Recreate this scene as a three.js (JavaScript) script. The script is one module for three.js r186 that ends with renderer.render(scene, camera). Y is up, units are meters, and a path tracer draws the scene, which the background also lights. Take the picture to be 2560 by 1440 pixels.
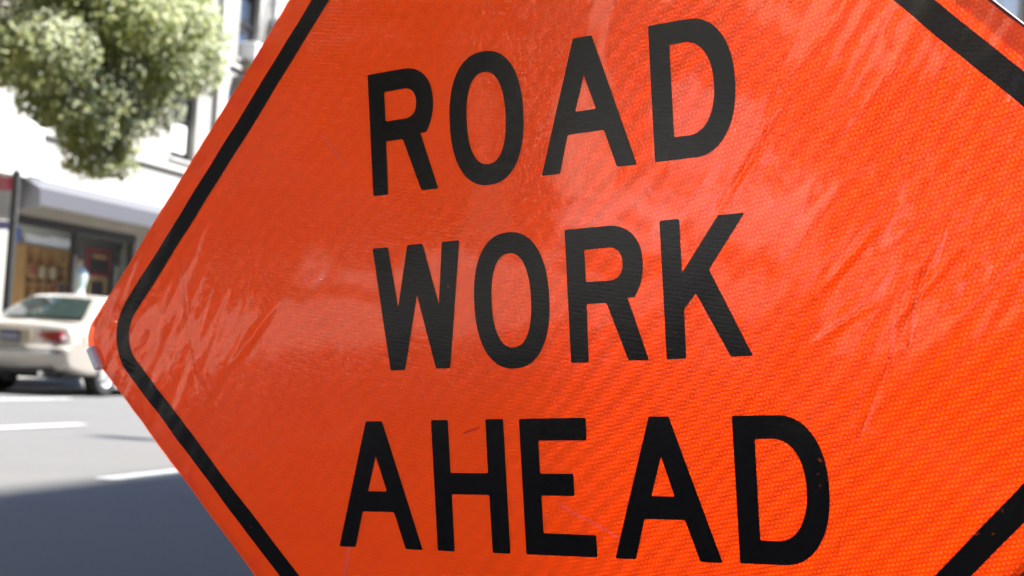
import * as THREE from 'three';
import { Sky } from 'three/addons/objects/Sky.js';
import { ImprovedNoise } from 'three/addons/math/ImprovedNoise.js';
import { TessellateModifier } from 'three/addons/modifiers/TessellateModifier.js';
import { RoundedBoxGeometry } from 'three/addons/geometries/RoundedBoxGeometry.js';
import { mergeGeometries, mergeVertices, toCreasedNormals } from 'three/addons/utils/BufferGeometryUtils.js';

// ------------------------------------------------------------------ camera, sky, sun, exposure
const scene = new THREE.Scene();
const camera = new THREE.PerspectiveCamera(21.185, 16 / 9, 0.05, 900);
camera.position.set(0, 0.85, 0);
camera.rotation.set(2.643 * Math.PI / 180, 15.737 * Math.PI / 180, 3.302 * Math.PI / 180, 'YXZ');
camera.focus = 1.36;
camera.userData.fStop = 9.3;

const SUN = new THREE.Vector3(0.45, 0.78, -0.3).normalize();
const sky = new Sky();
sky.name = 'sky';
sky.scale.setScalar(800);
sky.userData = { label: 'bright hazy summer sky', kind: 'structure' };
const su = sky.material.uniforms;
su.sunPosition.value.copy(SUN).multiplyScalar(500);
su.turbidity.value = 7; su.rayleigh.value = 0.5; su.mieCoefficient.value = 0.006;
su.cloudCoverage.value = 0;
scene.add(sky);
scene.environmentIntensity = 0.1;

const sun = new THREE.DirectionalLight(new THREE.Color(1, 0.95, 0.87), 4.2);
sun.name = 'sun';
sun.position.copy(SUN).multiplyScalar(120);
sun.target.position.set(0, 0, 0);
sun.castShadow = true; sun.shadow.radius = 2.4;
Object.assign(sun.shadow.camera, { left: -60, right: 60, top: 60, bottom: -60, near: 1, far: 300 });
sun.shadow.mapSize.set(4096, 4096);
scene.add(sun, sun.target);

const renderer = new THREE.WebGLRenderer();
renderer.shadowMap.enabled = true;
renderer.toneMapping = THREE.LinearToneMapping;
renderer.toneMappingExposure = 5.3;

// ------------------------------------------------------------------ helpers
let seed = 20240611;
const rnd = () => { seed = (seed * 1664525 + 1013904223) >>> 0; return seed / 4294967296; };
const rr = (a, b) => a + (b - a) * rnd();
const noise = new ImprovedNoise();
const fbm = (x, y, z = 0, o = 4) => { let s = 0, a = 0.5; for (let i = 0; i < o; i++) { s += a * noise.noise(x, y, z + i * 7.3); x *= 2.03; y *= 2.03; a *= 0.5; } return s; };
const clamp = THREE.MathUtils.clamp, smooth = THREE.MathUtils.smoothstep, lerp = THREE.MathUtils.lerp;
const used = {};
const numbered = (n) => { const k = used[n] = (used[n] ?? -1) + 1; return k ? n + '_' + String(k).padStart(3, '0') : n; };
function tag(o, label, category, group, kind) {
  o.userData = { label };
  if (category) o.userData.category = category;
  if (group) o.userData.group = group;
  if (kind) o.userData.kind = kind;
  return o;
}
function thing(name, pos, label, category, group, turn = 0) {
  const g = new THREE.Group(); g.name = numbered(name); g.position.set(...pos); g.rotation.y = turn;
  scene.add(g); return tag(g, label, category, group);
}
function mesh(name, geo, mat, parent, pos, rot) {
  const m = new THREE.Mesh(geo, mat); m.name = parent === scene ? numbered(name) : name;
  if (pos) m.position.set(...pos);
  if (rot) m.rotation.set(...rot);
  m.castShadow = m.receiveShadow = true;
  (parent ?? scene).add(m); return m;
}
const box = (w, h, d, r = 0.01) => r ? new RoundedBoxGeometry(w, h, d, 2, Math.min(r, w / 2.01, h / 2.01, d / 2.01)) : new THREE.BoxGeometry(w, h, d);
const bx = (name, w, h, d, mat, parent, pos, r) => mesh(name, box(w, h, d, r), mat, parent, pos);
const std = (r, g, b, rough = 0.7, extra = {}) => new THREE.MeshStandardMaterial({ color: new THREE.Color().setRGB(r, g, b), roughness: rough, ...extra });
const phys = (r, g, b, rough, extra = {}) => new THREE.MeshPhysicalMaterial({ color: new THREE.Color().setRGB(r, g, b), roughness: rough, ...extra });
function tex(w, h, fn, srgb = false, repeat) {        // fn(x, y) -> [r, g, b] in 0..1
  const d = new Uint8Array(w * h * 4);
  for (let y = 0; y < h; y++) for (let x = 0; x < w; x++) {
    const c = fn(x, y), k = (y * w + x) * 4;
    d[k] = clamp(c[0], 0, 1) * 255; d[k + 1] = clamp(c[1], 0, 1) * 255; d[k + 2] = clamp(c[2], 0, 1) * 255; d[k + 3] = 255;
  }
  const t = new THREE.DataTexture(d, w, h); t.magFilter = THREE.LinearFilter; t.minFilter = THREE.LinearFilter;
  t.wrapS = t.wrapT = THREE.RepeatWrapping; if (srgb) t.colorSpace = THREE.SRGBColorSpace;
  if (repeat) t.repeat.set(...repeat);
  t.needsUpdate = true; return t;
}
const toS = (c) => c <= 0.0031308 ? 12.92 * c : 1.055 * Math.pow(c, 1 / 2.4) - 0.055;
// periodic noise for tiles
const pn = (x, y, n, z) => { const a = x / n, b = y / n; return lerp(lerp(noise.noise(x, y, z), noise.noise(x - n, y, z), a), lerp(noise.noise(x, y - n, z), noise.noise(x - n, y - n, z), a), b); };

// ------------------------------------------------------------------ the ground
const asphaltTex = tex(1024, 1024, (x, y) => {
  const u = x / 1024, v = y / 1024;
  const big = pn(u * 5, v * 5, 5, 1) * 0.5 + pn(u * 17, v * 17, 17, 2) * 0.25, fine = rnd() - 0.5;
  const k = 0.09 * (1 + 0.20 * big + 0.34 * fine * (0.5 + rnd()));
  return [toS(k), toS(k * 0.985), toS(k * 0.95)];
}, true);
const asphaltBump = tex(512, 512, () => { const v = Math.pow(rnd(), 2); return [v, v, v]; });
asphaltTex.repeat.set(1 / 4, 1 / 4); asphaltBump.repeat.set(1 / 1.5, 1 / 1.5);
const asphalt = new THREE.MeshStandardMaterial({ map: asphaltTex, bumpMap: asphaltBump, bumpScale: 0.002, roughness: 0.88 });
function flat(name, x0, x1, z0, z1, y, mat, label, kind = 'structure', parent = scene) {
  const g = new THREE.PlaneGeometry(x1 - x0, z1 - z0, 1, 1).rotateX(-Math.PI / 2); g.translate((x0 + x1) / 2, y, (z0 + z1) / 2);
  const p = g.attributes.position, uv = g.attributes.uv; for (let i = 0; i < p.count; i++) uv.setXY(i, p.getX(i), p.getZ(i));
  const m = mesh(name, g, mat, parent); if (label) tag(m, label, null, null, kind); return m;
}
flat('ground', -400, 400, -600, 300, -0.02, std(0.16, 0.155, 0.145, 0.95), 'city ground reaching to the horizon');
const paveTex = tex(512, 512, (x, y) => { const k = 0.215 * (1 + 0.2 * pn(x / 64, y / 64, 8, 4) + 0.12 * (rnd() - 0.5)); return [toS(k), toS(k * 0.93), toS(k * 0.8)]; }, true);
paveTex.repeat.set(1 / 2, 1 / 2);
const pave = new THREE.MeshStandardMaterial({ map: paveTex, roughness: 0.9 });
flat('road', -13.3, 0.8, -160, 90, 0, asphalt, 'wide asphalt avenue, sunlit on its far half and shaded on its near half');
const kerbMat = std(0.34, 0.33, 0.31, 0.85);
function sidewalk(x0, x1, kx, label) {
  const g = new THREE.BoxGeometry(x1 - x0, 0.14, 250); g.translate((x0 + x1) / 2, 0.06, -35);
  const p = g.attributes.position, uv = g.attributes.uv; for (let i = 0; i < p.count; i++) uv.setXY(i, p.getX(i), p.getZ(i));
  const m = mesh('pavement', g, pave, scene); tag(m, label, null, null, 'structure');
  mesh('kerb', box(0.16, 0.15, 250, 0.02), kerbMat, m, [kx, 0.062, -35]);
  return m;
}
sidewalk(-18.0, -13.46, -13.38, 'pale concrete pavement across the road behind the parked car');
sidewalk(0.96, 5.3, 0.88, 'concrete pavement on the near side of the road');
const paint = std(0.62, 0.61, 0.58, 0.7);
const lineTex = tex(256, 1024, (x, y) => { const w = fbm(x / 30, y / 30, 9) + fbm(x / 7, y / 7, 2) * 0.7; const k = lerp(0.5, 0.17, smooth(w, 0.12, 0.36)) * (0.95 + 0.1 * rnd()); return [toS(k), toS(k * 0.99), toS(k * 0.95)]; }, true);
lineTex.repeat.set(1 / 0.5, 1 / 2);
const lineMat = new THREE.MeshStandardMaterial({ map: lineTex, roughness: 0.75 });
flat('unseen_pale_lanes', -13.28, -5.0, -6, 45, 0.004, pave, 'unseen pale road surface farther back, placed to brighten the sign reflection');  // out of view, kept pale to brighten the band mirrored in the sign
const laneMark = (x, z0, z1, label) => tag(flat('lane_marking', x - 0.075, x + 0.075, z0, z1, 0.008, lineMat), label, null, null, 'structure');
laneMark(-7.78, -12.95, -9.9, 'white dash of the lane line in the middle of the sunlit road');
laneMark(-4.72, -11.3, -8.15, 'white dash of the lane line along the edge of the road shade');
laneMark(-10.95, -17.9, -14.6, 'white dash nearest to the parked beige sedan');
for (const [x, z] of [[-7.78, -1], [-7.78, 8], [-4.72, 1.2], [-4.72, 10], [-10.95, -8], [-10.95, 2], [-7.78, -22], [-7.78, -31], [-4.72, -20], [-4.72, -29]]) laneMark(x, z - 3.05, z, 'white dash of the broken lane lines farther along the road');

// ------------------------------------------------------------------ buildings
const creamTex = tex(1024, 1024, (x, y) => {
  const k = 0.33 + 0.06 * pn(x / 100, y / 170, 10.24, 3) + 0.03 * pn(x / 12, y / 12, 85.33, 5) + 0.015 * (rnd() - 0.5);
  return [toS(k), toS(k * 0.95), toS(k * 0.84)];
}, true);
creamTex.repeat.set(1 / 6, 1 / 6);
const cream = new THREE.MeshStandardMaterial({ map: creamTex, roughness: 0.85 });
const creamTrim = std(0.42, 0.405, 0.37, 0.8);
const darkFrame = std(0.035, 0.032, 0.03, 0.45);
const paneMat = phys(0.9, 0.95, 0.95, 0.02, { transmission: 1, thickness: 0, ior: 1.5 });
const winGlass = phys(0.03, 0.035, 0.04, 0.05, { specularIntensity: 1, clearcoat: 1, clearcoatRoughness: 0.02 });
const pane_glare = std(0.72, 0.71, 0.68, 0.8);  // pale panel painting the bright reflection in the lower panes
const brown = std(0.09, 0.075, 0.06, 0.6);

// a wall facing +x at X, from z0 (near) to z1 (far), with rectangular openings [za, zb, ya, yb]
function facadeWall(X, z0, z1, y1, openings, thick) {
  const s = new THREE.Shape([[z0, 0], [z0, y1], [z1, y1], [z1, 0]].map((p) => new THREE.Vector2(p[0], p[1])));
  for (const [a, b, c, d] of openings) s.holes.push(new THREE.Path([[a, c], [b, c], [b, d], [a, d]].map((p) => new THREE.Vector2(p[0], p[1]))));
  const g = new THREE.ExtrudeGeometry(s, { depth: thick, bevelEnabled: false });   // (z, y, depth) -> world
  g.applyMatrix4(new THREE.Matrix4().makeBasis(new THREE.Vector3(0, 0, 1), new THREE.Vector3(0, 1, 0), new THREE.Vector3(-1, 0, 0)));
  g.translate(X, 0, 0);
  const p = g.attributes.position, uv = g.attributes.uv; for (let i = 0; i < p.count; i++) uv.setXY(i, p.getZ(i), p.getY(i));
  return g;
}
function sashWindow(parent, X, zc, y0, w, h, frameMat = darkFrame, lower = pane_glare) {
  const f = bx('window', 0.06, 0.07, w + 0.16, creamTrim, parent, [X + 0.02, y0 - 0.035, zc], 0.01);   // sill carries the window's pieces
  const add = (n, ww, hh, dd, m, p) => bx(n, ww, hh, dd, m, f, [p[0] - (X + 0.02), p[1] - (y0 - 0.035), p[2] - zc], 0.004);
  add('frame', 0.07, h, 0.06, frameMat, [X - 0.2, y0 + h / 2, zc + w / 2 - 0.03]);
  add('frame', 0.07, h, 0.06, frameMat, [X - 0.2, y0 + h / 2, zc - w / 2 + 0.03]);
  add('frame', 0.07, 0.06, w - 0.12, frameMat, [X - 0.2, y0 + h - 0.03, zc]);
  add('sash_rail', 0.08, 0.06, w - 0.12, frameMat, [X - 0.2, y0 + h * 0.5, zc]);
  add('frame', 0.07, 0.07, w - 0.12, frameMat, [X - 0.2, y0 + 0.035, zc]);
  add('pane', 0.012, h - 0.12, w - 0.12, winGlass, [X - 0.215, y0 + h / 2, zc]);
  if (lower) add('pane_glare', 0.01, h * 0.34, w - 0.16, lower, [X - 0.2, y0 + h * 0.27, zc]);
  return f;
}
// --- the cream building across the street
const FX = -18;
const cb = thing('shop_building', [FX, 0, -34], 'cream rendered building across the street with a shop under a grey awning', 'building');
{
  const P = new THREE.Group(); P.position.set(18, 0, 34);    // parts are given in world coordinates
  const cols = [-24.3, -27.4, -30.5, -33.68, -36.86, -40.0, -43.2, -46.4], rows = [5.22, 8.28, 11.34];
  const op = [[-31.75, -26.9, 0.35, 3.2]];
  for (const z of cols) for (const y of rows) op.push([z - 0.6, z + 0.6, y, y + 2.0]);
  const put = (m) => { m.position.x += 18; m.position.z += 34; return m; };
  put(mesh('wall', facadeWall(FX, -20, -52, 15.6, op, 0.35), cream, cb));
  put(bx('side_wall', 14, 15.6, 0.3, cream, cb, [FX - 7.36, 7.8, -20.15], 0));
  put(bx('side_wall', 14, 15.6, 0.3, cream, cb, [FX - 7.36, 7.8, -51.85], 0));
  put(bx('back_wall', 0.3, 15.6, 31.4, cream, cb, [FX - 14.2, 7.8, -36], 0));
  put(bx('roof', 14.4, 0.3, 31.9, creamTrim, cb, [FX - 7.1, 15.75, -36], 0));
  put(bx('cornice', 0.7, 0.6, 32.4, creamTrim, cb, [FX + 0.2, 15.3, -36], 0.05));
  put(bx('floor_slab', 13.6, 0.2, 31.2, brown, cb, [FX - 7.2, 3.9, -36], 0));
  for (const z of cols) for (const y of rows) put(sashWindow(cb, FX, z, y, 1.2, 2.0, darkFrame, y < 6 ? pane_glare : null));
  for (const y of rows) for (const z of cols) put(bx('room_back', 0.1, 2.3, 1.6, brown, cb, [FX - 0.9, y + 1, z], 0));
  // storefront
  put(bx('shop_header', 0.2, 0.2, 4.85, darkFrame, cb, [FX - 0.1, 3.1, -29.325], 0.01));
  put(bx('shop_bulkhead', 0.22, 0.45, 4.85, darkFrame, cb, [FX - 0.1, 0.575, -29.325], 0.01));
  for (const z of [-26.95, -29.32, -31.69]) put(bx('shop_mullion', 0.12, 2.2, 0.11, darkFrame, cb, [FX - 0.1, 1.9, z], 0.01));
  put(bx('shop_pane', 0.008, 2.2, 2.26, paneMat, cb, [FX - 0.11, 1.9, -28.135], 0));
  put(bx('shop_pane', 0.008, 2.2, 2.26, paneMat, cb, [FX - 0.11, 1.9, -30.505], 0));
  const inside = std(0.85, 0.82, 0.78, 0.8);
  put(bx('display_floor', 1.4, 0.1, 7, std(0.45, 0.32, 0.2, 0.5), cb, [FX - 0.9, 0.65, -30.2], 0));
  put(bx('display_back', 0.1, 3.4, 7, inside, cb, [FX - 1.6, 1.7, -30.2], 0));
  put(bx('display_side', 1.5, 2.9, 0.1, inside, cb, [FX - 1.1, 1.45, -33.7], 0));
  put(bx('display_side', 1.5, 2.9, 0.1, inside, cb, [FX - 1.1, 1.45, -26.8], 0));
  put(bx('display_ceiling', 1.4, 0.1, 7, inside, cb, [FX - 0.9, 3.45, -30.2], 0));
  // lettering on the glass, too blurred to read: a row of pale strokes
  for (let i = 0; i < 13; i++) { const z = -27.55 - i * 0.128; put(bx('window_lettering', 0.006, rr(0.15, 0.22), rr(0.05, 0.085), std(0.72, 0.71, 0.68, 0.6), cb, [FX - 0.098, 2.76 + rr(-0.015, 0.015), z], 0)); }
  put(bx('window_sticker', 0.006, 0.3, 0.17, std(0.03, 0.06, 0.3, 0.5), cb, [FX - 0.098, 2.8, -27.2], 0));
  // awning: a sloping metal hood over the shop front
  const prof = new THREE.Shape([[0, 3.93], [0.1, 3.93], [0.43, 3.74], [0.45, 3.4], [0.4, 3.4], [0.38, 3.68], [0.08, 3.83], [0, 3.83]].map((p) => new THREE.Vector2(...p)));
  const ag = new THREE.ExtrudeGeometry(prof, { depth: 5.6, bevelEnabled: true, bevelSize: 0.008, bevelThickness: 0.01, bevelSegments: 1 });
  ag.translate(0, 0, 0); const awn = std(0.085, 0.085, 0.092, 0.45);
  put(mesh('awning', ag, awn, cb, [FX, 0, -32.65]));
  put(bx('awning_rail', 0.1, 0.09, 5.7, std(0.4, 0.4, 0.4, 0.4), cb, [FX + 0.1, 3.96, -29.85], 0.02));
  for (const z of [-27.06, -32.64]) put(mesh('awning_end', new THREE.ExtrudeGeometry(new THREE.Shape([[0, 3.91], [0.1, 3.91], [0.42, 3.72], [0.44, 3.34], [0.4, 3.34], [0.0, 3.3]].map((p) => new THREE.Vector2(...p))), { depth: 0.03, bevelEnabled: false }), std(0.2, 0.2, 0.215, 0.4), cb, [FX, 0, z]));
  put(bx('awning_soffit', 0.36, 0.03, 5.5, std(0.25, 0.21, 0.17, 0.7), cb, [FX + 0.2, 3.42, -29.85], 0));
  // shop board left of the awning
  put(bx('sign_board', 0.14, 1.15, 4.2, std(0.8, 0.8, 0.8, 0.5), cb, [FX + 0.08, 4.5, -25.42], 0.02));
  for (const [z, w, h, y] of [[-26.02, 0.05, 0.3, 4.19], [-26.17, 0.05, 0.3, 4.2], [-25.8, 0.1, 0.3, 4.18], [-25.5, 0.16, 0.3, 4.18], [-25.2, 0.12, 0.3, 4.18], [-24.9, 0.16, 0.3, 4.18]]) put(bx('board_lettering', 0.01, h, w, std(0.2, 0.2, 0.22, 0.6), cb, [FX + 0.152, y, z], 0));
  for (let i = 0; i < 9; i++) put(bx('board_lettering', 0.01, rr(0.05, 0.09), rr(0.04, 0.065), std(0.12, 0.12, 0.14, 0.6), cb, [FX + 0.152, 4.07 + i * 0.003, -26.5 - i * 0.095], 0));
  put(bx('sign_bracket', 0.2, 0.06, 0.7, darkFrame, cb, [FX + 0.1, 3.86, -27.3 + 0.1], 0));
  // piers and small trims
  for (const z of [-26.4, -32.3]) put(bx('pier', 0.1, 3.0, 0.6, cream, cb, [FX + 0.05, 1.5, z], 0.01));
  for (const y of [4.95, 8.02, 11.08]) put(bx('string_course', 0.08, 0.1, 32, creamTrim, cb, [FX + 0.04, y, -36], 0.01));
  for (const z of [-35.35, -38.4]) put(bx('pilaster', 0.14, 10.4, 0.5, creamTrim, cb, [FX + 0.07, 10.2, z], 0.01));
}
const terracotta = std(0.34, 0.13, 0.08, 0.8), iron = std(0.16, 0.16, 0.17, 0.6);
{ // air conditioner in the upper window
  const ac = thing('air_conditioner', [FX + 0.12, 8.3, -36.9], 'white window air conditioner below the dark upper window, beside the sign edge', 'air conditioner');
  bx('casing', 0.5, 0.46, 0.66, std(0.72, 0.72, 0.7, 0.5), ac, [0, 0.23, 0], 0.03);
  for (let i = 0; i < 7; i++) bx('louvre', 0.02, 0.02, 0.46, std(0.4, 0.4, 0.4, 0.5), ac, [0.252, 0.1 + i * 0.045, 0.02], 0.004);
  // balcony ledge with pots
  const bl = thing('balcony_ledge', [FX, 7.72, -36.9], 'narrow iron ledge below the air conditioner holding flower pots', 'ledge');
  bx('platform', 0.5, 0.05, 1.7, iron, bl, [0.25, 0.0, 0], 0.01);
  for (let i = 0; i < 9; i++) bx('railing_bar', 0.02, 0.4, 0.02, iron, bl, [0.49, 0.22, -0.8 + i * 0.2], 0);
  bx('rail', 0.03, 0.03, 1.7, iron, bl, [0.49, 0.43, 0], 0.005);
  const lab = ['terracotta pot at the left end of the iron ledge', 'second terracotta pot from the left on the iron ledge', 'third terracotta pot from the left on the iron ledge', 'terracotta pot at the right end of the iron ledge'];
  for (let i = 0; i < 4; i++) {
    const g = new THREE.LatheGeometry([[0, 0], [0.07, 0], [0.1, 0.2], [0.12, 0.2], [0.12, 0.24], [0.1, 0.24], [0.095, 0.19], [0, 0.19]].map((p) => new THREE.Vector2(...p)), 16);
    const pt = thing('flower_pot', [FX + 0.27, 7.745, -36.3 - i * 0.4], lab[i], 'flower pot', 'pots on the iron ledge'); mesh('pot', g, terracotta, pt);
    const lv = []; for (let k = 0; k < 40; k++) { const q = new THREE.PlaneGeometry(0.06, 0.035); q.rotateX(rr(0, 3)); q.rotateY(rr(0, 6)); q.translate(rr(-0.09, 0.09), rr(0.22, 0.36), rr(-0.09, 0.09)); lv.push(q); }
    mesh('flowers', mergeGeometries(lv), i % 2 ? std(0.4, 0.12, 0.1, 0.8) : std(0.09, 0.14, 0.04, 0.8), pt);
  }
  const fe = thing('fire_escape', [FX, 9.62, -40.2], 'pale grey iron fire escape high on the cream facade by the sign edge', 'fire escape');
  const feM = std(0.42, 0.43, 0.45, 0.6);
  bx('platform_edge', 0.05, 0.14, 4.4, feM, fe, [1.0, 0, 0], 0.01); bx('platform_edge', 1.0, 0.14, 0.05, feM, fe, [0.5, 0, 2.2], 0.01);
  for (let i = 0; i < 10; i++) bx('slat', 0.05, 0.03, 4.36, feM, fe, [0.08 + i * 0.095, 0, 0], 0);
  for (let i = 0; i < 23; i++) bx('railing_bar', 0.02, 0.9, 0.02, feM, fe, [1.0, 0.52, -2.2 + i * 0.2], 0);
  for (let i = 0; i < 5; i++) bx('railing_bar', 0.02, 0.9, 0.02, feM, fe, [0.12 + i * 0.19, 0.52, 2.2], 0);
  for (const y of [0.5, 0.97]) { bx('rail', 0.04, 0.04, 4.4, feM, fe, [1.0, y, 0], 0.005); bx('rail', 1.0, 0.04, 0.04, feM, fe, [0.5, y, 2.2], 0.005); }
  for (const z of [2.1, -2.1]) mesh('bracket', box(0.04, 0.04, 1.3, 0.005), feM, fe, [0.5, -0.42, z], [0, 0, 0]).rotation.set(0.75, Math.PI / 2, 0, 'YXZ');
}
// --- things in the shop window
const wood = std(0.68, 0.37, 0.15, 0.5), wood2 = std(0.5, 0.25, 0.1, 0.5), maroon = std(0.36, 0.035, 0.05, 0.45), gilt = std(0.75, 0.46, 0.16, 0.4);
{
  const sh = thing('display_shelf', [FX - 1.05, 0.7, -29.75], 'warm wooden shelving of framed things behind the left shop window', 'shelf');
  for (const z of [-0.98, -0.6, -0.2, 0.22, 0.6, 0.98]) bx('upright', 0.3, 2.0, 0.05, wood, sh, [0, 1.0, z], 0.005);
  for (const y of [0.02, 0.38, 0.8, 1.18, 1.5]) bx('shelf', 0.3, 0.04, 2.0, wood2, sh, [0, y, 0], 0.005);
  bx('shelf_back', 0.03, 2.0, 2.0, std(0.5, 0.32, 0.19, 0.7), sh, [-0.16, 1.0, 0], 0);
  const boxes = [[0.79, 0.2, 0.28, 0.5, 0.08, 0.03], [0.4, 0.5, 0.26, 0.05, 0.05, 0.06], [0.4, 0.15, 0.2, 0.04, 0.04, 0.05], [0.0, 0.95, 0.22, 0.3, 0.03, 0.06], [0.0, 0.5, 0.24, 0.03, 0.035, 0.05], [-0.4, 0.92, 0.3, 0.06, 0.05, 0.05], [-0.4, 0.5, 0.2, 0.2, 0.12, 0.06], [-0.79, 0.6, 0.3, 0.3, 0.3, 0.32], [-0.79, 0.95, 0.22, 0.1, 0.1, 0.12], [0.79, 1.3, 0.24, 0.4, 0.04, 0.04], [0.4, 1.3, 0.22, 0.62, 0.5, 0.33], [0.0, 1.3, 0.24, 0.62, 0.52, 0.35], [-0.4, 1.62, 0.26, 0.3, 0.14, 0.04], [-0.79, 0.2, 0.3, 0.35, 0.35, 0.36]];
  const places = ['at the left of the middle row', 'left of centre in the upper middle row', 'low left of centre', 'at the centre of the middle row', 'dark and at the centre', 'right of centre in the middle row', 'right of centre below', 'pale and near the mullion', 'small and near the mullion', 'red at the upper left', 'pale yellow at the upper left', 'pale yellow at the upper centre', 'brown on the top shelf', 'pale and low near the mullion'];
  boxes.forEach(([z, y, s, r, g, b], i) => {
    const t = thing('framed_picture', [FX - 0.87, 0.72 + y, -29.75 + z], 'small framed picture on the wooden shelving, ' + places[i], 'picture', 'pictures on the wooden shelving');
    bx('frame', 0.03, s * 1.15, s, i % 3 ? wood : gilt, t, [0, s * 0.58, 0], 0.005); bx('picture', 0.01, s * 0.9, s * 0.75, std(r, g, b, 0.5), t, [0.02, s * 0.58, 0], 0);
  });
  const fr = (pos, w, h, fm, pm, label) => { const t = thing('picture_frame', pos, label, 'picture frame'); const b = 0.075;
    bx('frame_side', 0.06, h, b, fm, t, [0, h / 2, w / 2 - b / 2], 0.01); bx('frame_side', 0.06, h, b, fm, t, [0, h / 2, -w / 2 + b / 2], 0.01);
    bx('frame_side', 0.06, b, w - 2 * b, fm, t, [0, h - b / 2, 0], 0.01); bx('frame_side', 0.06, b, w - 2 * b, fm, t, [0, b / 2, 0], 0.01);
    bx('picture', 0.02, h - 2 * b, w - 2 * b, pm, t, [-0.01, h / 2, 0], 0); return t; };
  const dark = std(0.06, 0.05, 0.045, 0.3);
  const a = fr([FX - 0.7, 2.2, -31.35], 1.0, 0.62, maroon, dark, 'wide dark picture in a maroon frame in the right shop window'); bx('picture_detail', 0.012, 0.09, 0.6, wood, a, [0.012, 0.45, -0.05], 0);
  fr([FX - 0.7, 1.68, -31.35], 0.75, 0.5, wood, dark, 'small dark picture in a wooden frame below the maroon one');
  const w3 = fr([FX - 0.5, 1.95, -32.0], 0.36, 0.52, std(0.6, 0.6, 0.56, 0.5), std(0.45, 0.45, 0.42, 0.5), 'pale framed print at the right end of the shop window'); bx('picture_detail', 0.012, 0.2, 0.12, std(0.25, 0.3, 0.32, 0.5), w3, [0.012, 0.26, 0], 0);
  bx('frame_stand', 0.3, 0.94, 1.3, std(0.16, 0.07, 0.05, 0.6), thing('display_plinth', [FX - 0.75, 0.7, -31.5], 'dark wooden plinth under the framed pictures in the right window', 'plinth'), [0, 0.47, 0], 0.02);
  // dress on a stand
  const dr = thing('dress_form', [FX - 0.4, 0.7, -30.1], 'white draped dress on a stand beside the shop mullion', 'dress'); dr.scale.setScalar(1.35);
  const pts = [[0.3, 0.03], [0.27, 0.25], [0.21, 0.5], [0.14, 0.72], [0.105, 0.84], [0.13, 0.95], [0.15, 1.06], [0.12, 1.16], [0.055, 1.2], [0.05, 1.26]];
  const dg = new THREE.LatheGeometry(new THREE.SplineCurve(pts.map((p) => new THREE.Vector2(...p))).getPoints(40), 48), dp = dg.attributes.position;
  for (let i = 0; i < dp.count; i++) { const x = dp.getX(i), z = dp.getZ(i), y = dp.getY(i), a2 = Math.atan2(z, x), k = 1 + 0.12 * Math.sin(a2 * 11) * (1 - smooth(y, 0.1, 0.8)) ; dp.setX(i, x * k * 0.85 ); dp.setZ(i, z * k - 0.08 * (1 - smooth(y, 0.0, 0.7))); }
  dg.computeVertexNormals(); mesh('dress', dg, std(0.78, 0.78, 0.76, 0.8, { side: THREE.DoubleSide }), dr);
  mesh('neck_cap', new THREE.SphereGeometry(0.055, 16, 10), wood, dr, [0, 1.29, 0]);
  mesh('pole', new THREE.CylinderGeometry(0.02, 0.02, 0.1, 10), iron, dr, [0, 0.05, 0]);
}
// --- unseen street front farther back, toned to light the sign and show mirrored in it
const tan = std(0.62, 0.55, 0.45, 0.85), tan2 = std(0.68, 0.64, 0.56, 0.85);
const shopMats = [std(0.022, 0.026, 0.025, 0.6), std(0.6, 0.56, 0.48, 0.7), std(0.25, 0.05, 0.04, 0.6), std(0.5, 0.5, 0.5, 0.6)];  // dark and pale fronts chosen for the patches mirrored in the sign
function backBuilding(z0, z1, h, m, label, mixed) {
  const b = thing('unseen_street_building', [FX, 0, (z0 + z1) / 2], label, 'building'), zc = (z0 + z1) / 2, op = [[z1 + 0.8, z0 - 0.8, 0.4, 3.0]], cols = [];
  for (let z = z1 + 1.6; z < z0 - 1; z += 3) cols.push(z);
  for (const z of cols) for (let y = 4.6; y < h - 3; y += 3.2) op.push([z - 0.6, z + 0.6, y, y + 1.9]);
  const put = (q) => { q.position.x -= FX; q.position.z -= zc; return q; };
  put(mesh('wall', facadeWall(FX, z0, z1, h, op.map(([a, c, d, e]) => [a, c, d, e]), 0.35), m, b));
  put(bx('block', 13, h - 0.2, z0 - z1 - 0.1, brown, b, [FX - 7, h / 2, zc], 0));
  put(bx('shop_glass', 0.04, 2.6, z0 - z1 - 1.6, winGlass, b, [FX - 0.2, 1.7, zc], 0));
  for (const [a, c, d, e] of op.slice(1)) put(bx('window', 0.04, e - d, c - a, winGlass, b, [FX - 0.2, (d + e) / 2, (a + c) / 2], 0));
  put(bx('cornice', 0.6, 0.5, z0 - z1, creamTrim, b, [FX + 0.2, h - 0.1, zc], 0.03));
  const shopM = std(0.022, 0.026, 0.025, 0.6);  // dark fronts chosen for the dark zones mirrored in the sign
  let f = 0; for (let z = z1 + 0.4; z < z0 - 1; z += 4.3) put(bx('shop_fascia', 0.3, 1.1, Math.min(4.2, z0 - z - 0.2), mixed ? shopMats[f++ % 4] : shopM, b, [FX + 0.15, 3.75, z + Math.min(4.2, z0 - z - 0.2) / 2], 0.02));
  for (let z = z1 + 0.7; z < z0; z += 4.3) put(bx('shop_pier', 0.2, 3.1, 0.6, shopM, b, [FX + 0.1, 1.6, z], 0.02));
  if (mixed) for (let z = z1 + 2; z < z0 - 3; z += 8.6) put(bx('shop_shutter', 0.1, 2.6, 2.9, shopMats[3], b, [FX + 0.03, 1.75, z + 0.9], 0.02));
  put(bx('stall_riser', 0.12, 0.7, z0 - z1 - 0.2, shopM, b, [FX + 0.06, 0.45, zc], 0.01));
}
backBuilding(-3, -19.9, 17, tan, 'unseen tan building left of the cream building, placed to bounce light and be mirrored in the sign');
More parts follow.
